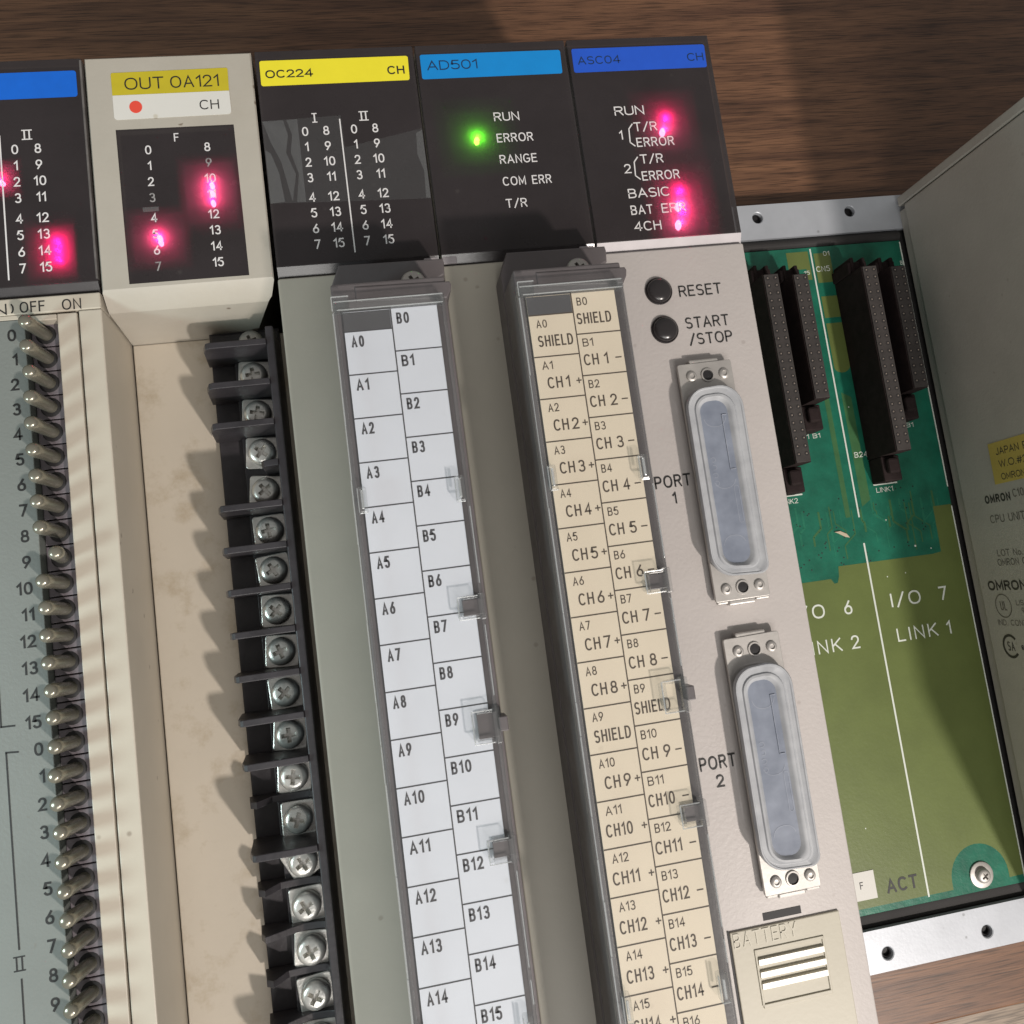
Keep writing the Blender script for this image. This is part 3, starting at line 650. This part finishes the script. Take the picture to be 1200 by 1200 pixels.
# ================================================================== 24 V output and A/D units
def block(u, X, cardm, inkm, texts):
    x0, x1 = X+11.2, X+33.2
    # black terminal block standing proud of the front face, with a chamfered upper left corner
    out = [(x0+.1, -57.6), (x0+2.0, -53.1), (X+35.6 if False else x1+1.4, -53.3), (x1+1.6, -54.2), (x1+1.4, -56.8), (x1, -57.6), (x1, -250), (x0, -250)]
    tb_ = part('terminal_block', MB().prism(out, -.3, 8.0, r=.35).box(x0+.25, x1-.1, -250, -62.0, 7.9, 21.6, r=.4), 'charcoal', u)
    part('block_ridge', MB().prism([(x0+4.7, -62.9), (X+33.9, -63.2), (X+34.2, -63.8), (X+34.0, -65.0), (x1-.1, -66.6), (x0+4.7, -65.9)], 12, 21.9, r=.3), 'charcoal', tb_)
    put('mounting_screw', cross_head(2.6, 1.7, .36).mesh('mounting_screw', M['tin'], smooth=40), u, (X+27.9, -58.4, 7.95), .5)
    # label card
    cl, cr, cm = X+13.14, X+30.85, X+22.05
    cd_ = part('label_card', MB().box(cl, cr, -247, -67.9, 21.9, 22.3), cardm, u, smooth=0)
    z = 22.33
    bar(cd_, 'card_print', 'card_grey', cl, -69.85, cm-.15, -69.85, z, 3.7)
    bar(cd_, 'card_print', inkm, cm, -67.9, cm, -247, z+.005, .24)
    for k in range(22):
        bar(cd_, 'card_print', inkm, cl, -71.72-8.28*k, cm-.12, -71.72-8.28*k, z+.01, .24)
        if k: bar(cd_, 'card_print', inkm, cm+.12, -67.91-8.28*k, cr, -67.91-8.28*k, z+.01, .24)
        ya = -71.72-8.28*k; yb = -67.91-8.28*k
        if texts is None:
            text(cd_, 'card_print', inkm, 'A'+str(k), cl+1.05, ya-1.95, z, 2.2, 2.35 if k < 10 else 3.6, sp=1.15, bold=.012); text(cd_, 'card_print', inkm, 'B'+str(k), cm+.95, yb-1.95, z, 2.2, 2.35 if k < 10 else 3.6, sp=1.15, bold=.012)
        else:
            text(cd_, 'card_print', inkm, 'A'+str(k), cl+1.3, ya-1.75, z, 1.62, 2.1 if k < 10 else 3.0); text(cd_, 'card_print', inkm, 'B'+str(k), cm+.95, yb-1.75, z, 1.62, 2.1 if k < 10 else 3.0)
            for sgn, xx, yy in (('+', cl, ya), ('-', cm, yb)):
                n = k if k < 9 else k-1
                if k in (0, 9): text(cd_, 'card_print', inkm, 'SHIELD', xx+(1.2 if sgn == '+' else .5), yy-5.2, z, 2.25, 6.9, bold=.003); continue
                if n < 10: text(cd_, 'card_print', inkm, 'CH', xx+(1.9 if sgn == '+' else .7), yy-5.2, z, 2.25, 2.95, bold=.003); text(cd_, 'card_print', inkm, str(n), xx+(5.5 if sgn == '+' else 4.75), yy-5.2, z, 2.25, 1.35 if n > 1 else .55, bold=.003)
                else: text(cd_, 'card_print', inkm, 'CH%d' % n, xx+(.9 if sgn == '+' else .55), yy-5.2, z, 2.25, 5.0, bold=.003)
                sxx = xx+(7.55 if sgn == '+' else 7.0)
                bar(cd_, 'card_print', inkm, sxx-.0, yy-5.25, sxx+(1.05 if sgn == '+' else 1.25), yy-5.25, z+.004, .24)
                if sgn == '+': bar(cd_, 'card_print', inkm, sxx+.52, yy-5.8, sxx+.52, yy-4.7, z+.006, .24)
    # clear hinged cover with rims and latches
    cv = part('clear_cover', MB().box(X+11.6, X+32.2, -247, -66.2, 23.3, 24.3, r=.15), 'clear', u)
    part('cover_rim', MB().box(X+11.35, X+12.25, -247, -67.0, 20.5, 24.5, r=.25), 'rim', cv)
    part('cover_rim', MB().box(X+11.6, X+32.1, -68.1, -66.5, 22.6, 24.6, r=.3).box(X+11.4, X+14.5, -68.3, -65.6, 21.9, 24.9, r=.3).box(X+30.6, X+32.2, -68.2, -66.3, 22, 24.9, r=.25), 'rim', cv)
    part('cover_rim', MB().box(X+31.7, X+32.3, -247, -67.0, 20.8, 24.4, r=.2), 'rim', cv)
    bd = MB().box(X+11.7, X+32.0, -66.62, -66.38, 24.45, 24.75, r=.08).box(X+12.2, X+31.9, -68.22, -68.0, 24.45, 24.72, r=.08).box(X+11.4, X+14.6, -65.75, -65.5, 24.75, 25.0, r=.08).box(X+11.32, X+11.52, -68.3, -65.6, 24.6, 24.95, r=.06)  # thin hazy strips added as glints on the cover lip
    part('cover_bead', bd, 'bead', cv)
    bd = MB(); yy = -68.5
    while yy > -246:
        l_ = random.uniform(6, 22); wv = random.uniform(-.05, .05); bd.box(X+11.30+wv, X+11.30+wv+random.uniform(.16, .34), max(-246.5, yy-l_), yy-.1, 24.3, 24.62, r=.07); yy -= l_  # broken run of strips painting glints down the left rim
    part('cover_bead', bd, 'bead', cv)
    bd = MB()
    for y0_, y1_ in ((-107, -121), (-128.5, -141), (-171, -187), (-189, -193)): bd.box(X+31.9, X+32.1, y1_, y0_, 24.3, 24.55, r=.06)  # strips standing in for glints on the right rim
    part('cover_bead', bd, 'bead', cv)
    for y, w, dark in ((-125.2, 3.0, 1), (-146.2, 4.6, 1), (-167.3, 3.0, 1)):
        lt = part('cover_latch', MB().box(X+27.5, X+28.45, y-w/2-.2, y+w/2+.2, 22.4, 24.9, r=.25).box(X+28.4, X+31.4, y+w/2, y+w/2+.6, 22.4, 24.8, r=.2).box(X+28.4, X+31.4, y-w/2-.6, y-w/2, 22.4, 24.8, r=.2).box(X+31.3, X+32.6, y-w/2-.9, y+w/2+.9, 22.3, 25.0, r=.3), 'rim', cv)
        part('latch_bead', MB().box(X+27.45, X+27.7, y-w/2-.5, y+w/2+.5, 24.8, 25.1, r=.08).box(X+27.5, X+31.3, y+w/2+.4, y+w/2+.62, 24.7, 24.95, r=.07).box(X+27.5, X+31.3, y-w/2-.62, y-w/2-.4, 24.7, 24.95, r=.07), 'bead', lt)  # glints on the latch frame, built as hazy strips
        if not (cardm == 'card_c' and w > 4): part('latch_hook', MB().box(X+28.5, X+32.2, y-w/2+.05, y+w/2-.05, 22.35, 23.2, r=.15), 'charcoal', lt)
        if w > 4: part('latch_hook', MB().box(X+32.3, X+33.9, y-1.3, y+1.3, 19.5, 24.2, r=.2), 'charcoal', lt)
    for y in (-103.6, -196.9):
        for xa, xb in ((X+12.2, X+13.8), (X+29.8, X+31.6)):
            part('cover_clip', MB().box(xa, xb, y-2.4, y+2.4, 22.7, 25.0, r=.35), 'rim', cv)
            part('cover_bead', MB().box(xa+.55, xa+1.05, y-1.7, y+1.7, 24.9, 25.3, r=.15).box(xa-.05, xa+.12, y-2.2, y+2.2, 24.5, 25.0, r=.06).box(xa+.1, xa+1.6, y-2.5, y-2.3, 24.6, 25.0, r=.06), 'bead', cv)  # hazy strips put on each clip as its highlights
def unit(name, X, label, facem, strip, edge):
    u = thing(name, (X+17.5, -125, -97), label, 'plc unit', 'units plugged into the backplane')
    part('housing', MB().box(X+.2, X+34.8, -250, -51.9, -97, -.15, r=.55, seg=3), facem, u)
    part('housing_head', MB().box(X+.2, X+34.8, -51.8, 0, -97, -2.65, r=.5), facem, u)
    bz = smoked_bezel(u, X+.3, X+34.75, edge)
    part('name_strip', MB().prism(rpoly([(X+1.2, -2.5, .5), (X+1.1, -8.4, .5), (X+33.3, -8.4, .5), (X+33.5, -2.6, .5)]), 0, .06), strip, u)
    return u, bz
oc, ocb = unit('output_unit', 0, 'transistor output unit with bright yellow strip and white terminal label card', 'olive', 'yellow', 'acrylic_d')
text(oc, 'strip_lettering', 'black_ink', 'OC224', 2.2, -5.7, .09, 1.9, 10.2, bold=.012); text(oc, 'strip_lettering', 'black_ink', 'CH', 28.6, -5.9, .09, 2.0, 3.8, bold=.012)
roman(oc, 'indicator_numbers', 'white_ink', 11.6, -16.3, .04, 1, 2.0); roman(oc, 'indicator_numbers', 'white_ink', 22.2, -16.4, .04, 2, 2.0)
unit_digits(oc, 0, -19.35, ((9.3, 0), (13.8, 8), (19.8, 0), (24.4, 8)), 2.1)
bar(oc, 'indicator_numbers', 'white_ink', 16.95, -16.8, 16.95, -47.5, .04, .28)
block(oc, 0, 'card_w', 'card_ink', None)
def scrap(pts, z=.05, m='residue'):
    part('clear_tape', MB().prism(pts, .015, z), m, oc, smooth=0)
scrap([(.4, -16.5), (17.3, -16.0), (17.4, -23.5), (34.6, -20.0), (34.6, -36.4), (14, -35.8), (.4, -35.3)], .03, 'tape')
scrap([(.5, -16.6), (4.9, -16.5), (5.6, -20), (4.8, -24), (6.4, -29), (5.1, -35.2), (4.4, -31), (3.6, -26), (1.9, -21.6)], .034)
scrap([(.5, -23.2), (1.6, -24), (2.9, -28.5), (3.5, -35.1), (.5, -35.3)], .034)
scrap([(5.6, -16.5), (7.9, -16.4), (7.9, -35.4), (6.0, -35.3), (7.0, -29), (5.8, -24), (6.5, -20)], .034)
scrap([(33.2, -21), (34.6, -20.4), (34.6, -36.3), (33.6, -36.2), (33.9, -30), (32.9, -26)], .034)
part('cover_edge', MB().box(31.4, 34.6, -51.6, -49.75, -1.2, -.25, r=.2), 'acrylic', ocb)  # pale piece painting the reflection at the bevel's right end
ad, adb = unit('analog_input_unit', 35, 'analog input unit with sky blue strip, green lamp and cream terminal label card', 'olive', 'cyan', 'acrylic_d')
text(ad, 'strip_lettering', 'blue_ink', 'AD501', 37.5, -5.2, .09, 2.3, 11.4, bold=-.004)
for s, y, w in (('RUN', -18.2, 5.8), ('ERROR', -23.3, 8.3), ('RANGE', -28.4, 8.5), ('COM ERR', -33.6, 11.1), ('T/R', -38.8, 4.8)): text(ad, 'indicator_lettering', 'white_ink', s, 51.0, y, .04, 2.1, w)
GREEN = (.07, 1.0, .012)
led(ad, 46.7, -22.8, GREEN, .0004, r=.62, sx=1.2, strength=120); baffle(ad, 40.8, 52.8, -28.6, -16.8)
block(ad, 35, 'card_c', 'card_ink2', 1)
part('cover_edge', MB().box(66.2, 69.6, -51.5, -49.75, -1.2, -.25, r=.2).box(35.4, 38.6, -51.5, -49.75, -1.2, -.25, r=.2), 'acrylic', adb)  # pale pieces painting reflections at both ends of the bevel

# ================================================================== ASCII unit
au, aub = unit('communication_unit', 70, 'communication unit with royal blue strip and two blue capped serial ports', 'grey', 'blue2', 'acrylic')
text(au, 'strip_lettering', 'blue_ink', 'ASC04', 72.3, -5.5, .09, 2.0, 10.2); text(au, 'strip_lettering', 'blue_ink', 'CH', 98.8, -5.7, .09, 2.0, 4.0)
for s, x, y, w in (('RUN', 79.1, -18.3, 7.1), ('1', 79.4, -24.2, .9), ('T/R', 83.1, -22.4, 5.6), ('ERROR', 83.2, -26.2, 9.0), ('2', 79.3, -32.4, 1.6), ('T/R', 83.4, -30.3, 5.5), ('ERROR', 83.2, -34.4, 9.0), ('BASIC', 79.3, -38.4, 9.9), ('BAT', 79.3, -42.4, 5.2), ('ERR', 86.6, -42.4, 5.8), ('4CH', 79.5, -46.3, 6.4)):
    text(au, 'indicator_lettering', 'white_ink', s, x, y, .04, 2.25, w)
for y in (-24.2, -32.3):
    for a, b in (((82.9, 2.6), (81.9, 1.4)), ((81.9, 1.4), (81.7, -1.9)), ((81.7, -1.9), (82.8, -2.9))): bar(au, 'indicator_lettering', 'white_ink', a[0], y+a[1], b[0], y+b[1], .05, .28)
led(au, 91.2, -20.6, PINK, .0006, strength=2); led(au, 90.45, -23.2, PINK, .0004, r=.6, sx=1.6, strength=240); baffle(au, 85.6, 96.2, -28.4, -16.2)
led(au, 91.6, -38.6, PINK, .0007, strength=3); led(au, 91.5, -43.6, PINK, .0006, strength=3); led(au, 91.3, -41.6, PINK, .0008, r=.7, sx=1.5, strength=120); led(au, 90.6, -46.0, PINK, .0004, r=.62, sx=1.8, strength=240); baffle(au, 85.9, 97.0, -49.2, -34.0)
fz = .0
for y, s in ((-61.8, 0), (-70.8, 1)):
    rb = part('push_button', MB().lathe([(3.15, -.12), (3.15, .25), (2.95, .45), (2.85, .3), (2.7, .9), (2.2, 1.35), (1.2, 1.6), (0, 1.66)], (82.8, y, -.1), 32), 'btn', au)
ink = 'black_ink'
text(au, 'button_lettering#RE', ink, 'RESET', 87.5, -62.3, fz, 2.6, 10.1, bold=-.004); text(au, 'button_lettering#ST', ink, 'START', 87.8, -69.8, fz, 2.6, 10.3, bold=-.004); text(au, 'button_lettering#/S', ink, '/STOP', 88.1, -73.6, fz, 2.6, 10.2, bold=-.004)
text(au, 'port_lettering#1', ink, 'PORT', 75.0, -104.7, fz, 2.7, 8.2); text(au, 'port_lettering#1', ink, '1', 78.5, -108.4, fz, 2.5, .9)
text(au, 'port_lettering#2', ink, 'PORT', 75.2, -164.5, fz, 2.7, 8.0); text(au, 'port_lettering#2', ink, '2', 78.3, -168.3, fz, 2.5, 1.7)
def serial_port(dy, dx, which):
    pl = part('connector_flange', MB().prism(rpoly([(83.5+dx, -79.6+dy, .5), (96.0+dx, -79.4+dy, .5), (96.0+dx, -131.8+dy, .4), (83.7+dx, -131.8+dy, .4)], 3), 1.2, 2.1, r=.12), 'tin', au)
    # turned-down lips and the raised tongues at both ends
    part('flange_lip', MB().box(86.6+dx, 92.6+dx, -132.8+dy, -131.7+dy, -.1, 2.0, r=.3).box(84.0+dx, 86.5+dx, -132.3+dy, -131.6+dy, .9, 2.05, r=.25).box(92.7+dx, 95.8+dx, -132.3+dy, -131.6+dy, .9, 2.05, r=.25), 'tin', pl)
    part('flange_lip', MB().box(86.4+dx, 93.2+dx, -79.7+dy, -78.7+dy, -.1, 1.9, r=.3), 'tin', pl)
    part('connector_shell', MB().box(84.4+dx, 95.2+dx, -131.2+dy, -80.2+dy, -.2, 1.25, r=.2).prism(rpoly([(86.0+dx, -88.6+dy, 2.0), (86.0+dx, -124+dy, 2.0), (93.2+dx, -125.4+dy, 2.0), (93.2+dx, -87.2+dy, 2.0)]), 2.05, 4.1, r=.2), 'dark', pl)
    for yy in (-82.5+dy, -129.3+dy):
        for xx in (86.4+dx, 93.9+dx): part('rivet', MB().lathe([(1.2, 0), (1.15, .35), (.85, .6), (.6, .62), (.5, .35), (0, .3)], (xx, yy, 2.08), 18), 'tin', pl)
        part('threaded_hole', MB().lathe([(1.6, .02), (1.5, .35), (1.2, .36), (1.15, .02)], (90.1+dx, yy, 2.08), 20), 'tin', pl); part('hole_bottom', MB().lathe([(1.16, 0), (.6, .05), (0, .06)], (90.1+dx, yy, 2.12), 14), 'dark', pl)
    # polythene dust cap
    cap = thing('dust_cap', (89+dx, -106+dy, 2.1), 'milky blue plastic dust cap on the serial port '+which, 'dust cap', 'dust caps on the serial ports')
    def ring(k, z):
        """k = 0 outer outline, 1 edge of the sunk panel"""
        o_ = ((83.3, -85.9, 4.8), (83.1, -126.4, 5.2), (95.8, -127.0, 2.2), (96.2, -85.1, 5.0)); i_ = ((86.2, -88.9, 2.4), (86.2, -123.6, 2.6), (92.2, -124.3, 2.4), (92.3, -88.6, 2.6))
        c = [tuple(a*(1-k)+b*k for a, b in zip(p, q)) for p, q in zip(o_, i_)]
        return [(x+dx, y+dy, z) for x, y in rpoly(c, 7)]
    mb = MB(); mb.round = True
    RR = [[mb.bm.verts.new(p) for p in r] for r in (ring(.22, 3.3), ring(.02, 3.5), ring(0, 3.7), ring(0, 4.6), ring(.06, 4.95), ring(.14, 4.95), ring(.2, 4.75), ring(.52, 4.7), ring(.6, 5.05), ring(.74, 5.1), ring(.84, 4.85), ring(.97, 4.35), ring(1, 4.25))]
    for a, b in zip(RR, RR[1:]):
        n = len(a)
        for i in range(n): mb.bm.faces.new((a[i], a[(i+1) % n], b[(i+1) % n], b[i]))
    bmesh.ops.recalc_face_normals(mb.bm, faces=mb.bm.faces)
    part('cap_rim', mb, 'milky', cap)
    part('cap_panel', MB().prism([p[:2] for p in ring(.985, 0)], 4.12, 4.3), 'milky2', cap, smooth=0)
    part('cap_skirt', MB().prism([p[:2] for p in ring(.3, 0)], 2.1, 3.4), 'milky', cap)
    # raised moulding: ridge frame, ejector ring marks, letters
    for (x0, y0, x1, y1) in ((90.9, -92.0, 90.9, -104), (90.9, -92.0, 91.9, -92.0), (90.9, -104, 92.0, -104)): part('moulded_rib', MB().box(min(x0, x1)+dx-.08, max(x0, x1)+dx+.08, min(y0, y1)+dy-.08, max(y0, y1)+dy+.08, 4.28, 4.5, r=.04), 'milkyedge', cap)
    for yy, a0, a1 in ((-92.0, 190, 350), (-105.5, 200, 345), (-120.6, 20, 170)):
        pts = arc(89.2+dx, yy+dy, 2.5, 2.5, a0, a1, 14)
        for p, q in zip(pts, pts[1:]): bar(cap, 'moulded_letters', 'milkyedge', p[0], p[1], q[0], q[1], 4.36, .14)
    el = rpoly([(91.0+dx, -107.6+dy, .45), (91.0+dx, -115.6+dy, .45), (92.0+dx, -115.6+dy, .45), (92.0+dx, -107.6+dy, .45)], 5)
    for a, b in zip(el, el[1:]+el[:1]): bar(cap, 'moulded_letters', 'milkyedge', a[0], a[1], b[0], b[1], 4.37, .12)
    for k in range(4):
        pts = arc(87.3+dx, -101.6+dy-1.7*k, .55, .5, 150-40*(k % 2), -120, 7)
        for p, q in zip(pts, pts[1:]): bar(cap, 'moulded_letters', 'milkyedge', p[0], p[1], q[0], q[1], 4.38, .15)
serial_port(0, 0, 'just below the start and stop button'); serial_port(-60.0, .35, 'just above the battery cover')
bc = part('battery_cover', MB().box(75.9, 100.0, -250, -197.9, -.3, .35, r=.2), 'batt', au)
mb = MB().box(75.45, 75.85, -250, -197.6, -.4, -.02).box(83.6, 92.0, -197.1, -195.6, -.4, -.08); part('cover_gap', mb, 'dark', au)
text(bc, 'embossed_lettering', 'batt_l', 'BATTERY', 76.4, -199.7, .5, 2.9, 13.8, bold=-.008)
M['batt_l'] = mat('beige_emboss', (.50, .47, .38), .4)
mb = MB()
for yy in (-204.5, -206.9, -209.1):
    part('grip_rib', MB().prism([(yy+.75, .2), (yy+.62, .98), (yy-.52, .86), (yy-.75, .2)], 80.9, 95.2, axis='x'), 'ribw', bc)
mb = MB().box(80.4, 80.9, -212.8, -202.2, .3, .62, r=.1).box(95.2, 95.7, -212.8, -202.2, .3, .62, r=.1).box(80.4, 95.7, -202.6, -202.0, .3, .6, r=.1).box(80.6, 95.6, -213.3, -212.5, .3, .65, r=.1); part('grip_frame', mb, 'batt', bc)

# ================================================================== CPU unit at the right end
cu = thing('cpu_unit', (240, -125, -97), 'tall grey processor unit side wall with yellow sticker and printed maker marks', 'plc unit', 'units plugged into the backplane')
part('housing', MB().box(210.4, 345, -250, -8.0, -92.5, 12, r=.6).box(211.5, 344, -249, -9, -97, -92.6), 'cpu', cu)
part('end_frame', MB().box(210.2, 345.2, -7.7, -4.3, -95.5, 12.2, r=.5), 'cpu', cu)
xw = 210.36
part('maker_sticker', MB().prism([(-98.3, -74.1), (-111.4, -74.3), (-110.6, -36), (-97.5, -36)], 210.26, 210.38, axis='x'), 'oldyellow', cu)
for s, y, z0, h, w in (('JAPAN PAT.', -101.2, -71.0, 2.3, 20), ('W.O.#2157', -105.2, -70.6, 2.3, 20), ('OMRON CORP', -109.3, -70.6, 2.1, 21)): text(cu, 'sticker_lettering', 'cpu_ink', s, z0, y, 210.22, h, w, wall=True)
text(cu, 'wall_lettering#1', 'cpu_ink', 'OMRON', -80.9, -115.7, xw-.03, 2.7, 12.4, wall=True, bold=.03); text(cu, 'wall_lettering#2', 'pale_ink', 'C1000H', -67.2, -115.0, xw-.03, 2.6, 11, wall=True)
text(cu, 'wall_lettering#3', 'pale_ink', 'CPU UNIT', -80.2, -122.2, xw-.03, 2.6, 16.4, wall=True)
text(cu, 'wall_lettering#4', 'pale_ink', 'LOT No.', -80.1, -133.2, xw-.03, 2.2, 12, wall=True); text(cu, 'wall_lettering#5', 'pale_ink', 'OMRON CORP.', -80.8, -136.2, xw-.03, 2.2, 20, wall=True)
text(cu, 'wall_lettering#6', 'cpu_ink', 'OMRON', -88.0, -143.6, xw-.03, 3.2, 18.5, wall=True, bold=.025)
text(cu, 'wall_lettering#7', 'pale_ink', 'UL', -82.3, -150.2, xw-.03, 3.0, 3.0, al='c', wall=True); text(cu, 'wall_lettering#8', 'pale_ink', 'LISTED', -76, -149.2, xw-.03, 1.7, 9, wall=True); text(cu, 'wall_lettering#9', 'pale_ink', '95H0', -74, -151.6, xw-.03, 1.7, 6, wall=True); text(cu, 'wall_lettering#10', 'pale_ink', 'IND. CONT. EQ.', -86.5, -155.6, xw-.03, 1.9, 20, wall=True)
text(cu, 'wall_lettering#11', 'cpu_ink', 'SA', -82.5, -163.2, xw-.03, 3.0, 3.4, al='c', wall=True); text(cu, 'wall_lettering#12', 'cpu_ink', '®', -77.6, -163.4, xw-.03, 1.6, wall=True)
def wall_ring(zc, yc, r, t, a0, a1, m):
    mb = MB(); n = 30; P = []
    for k in range(n+1):
        a = a0+(a1-a0)*k/n
        P.append(((xw-.03, yc+r*math.sin(a), zc+r*math.cos(a)), (xw-.03, yc+(r-t)*math.sin(a), zc+(r-t)*math.cos(a))))
    for p, q in zip(P, P[1:]): mb.quad(p[0], q[0], q[1], p[1])
    part('printed_mark', mb, m, cu, smooth=0)
wall_ring(-82.3, -150.2, 3.9, .35, 0, 2*math.pi, 'pale_ink'); wall_ring(-82.6, -163.2, 3.9, .85, .7, 2*math.pi-.7, 'cpu_ink')

# a chip of debris lying on the board
mb = MB().prism([(-2.6, .9), (-.6, 1.0), (1.6, -.2), (2.5, -1.6), (1.0, -1.2), (-1.2, .2)], 0, .5, r=.12)
o = put('debris_chip', mb.mesh('debris_chip', M['chip']), None, (167.7, -120.1, -97.98)); tag(o, 'small beige chip of debris lying on the green board', 'debris')
flush_text()
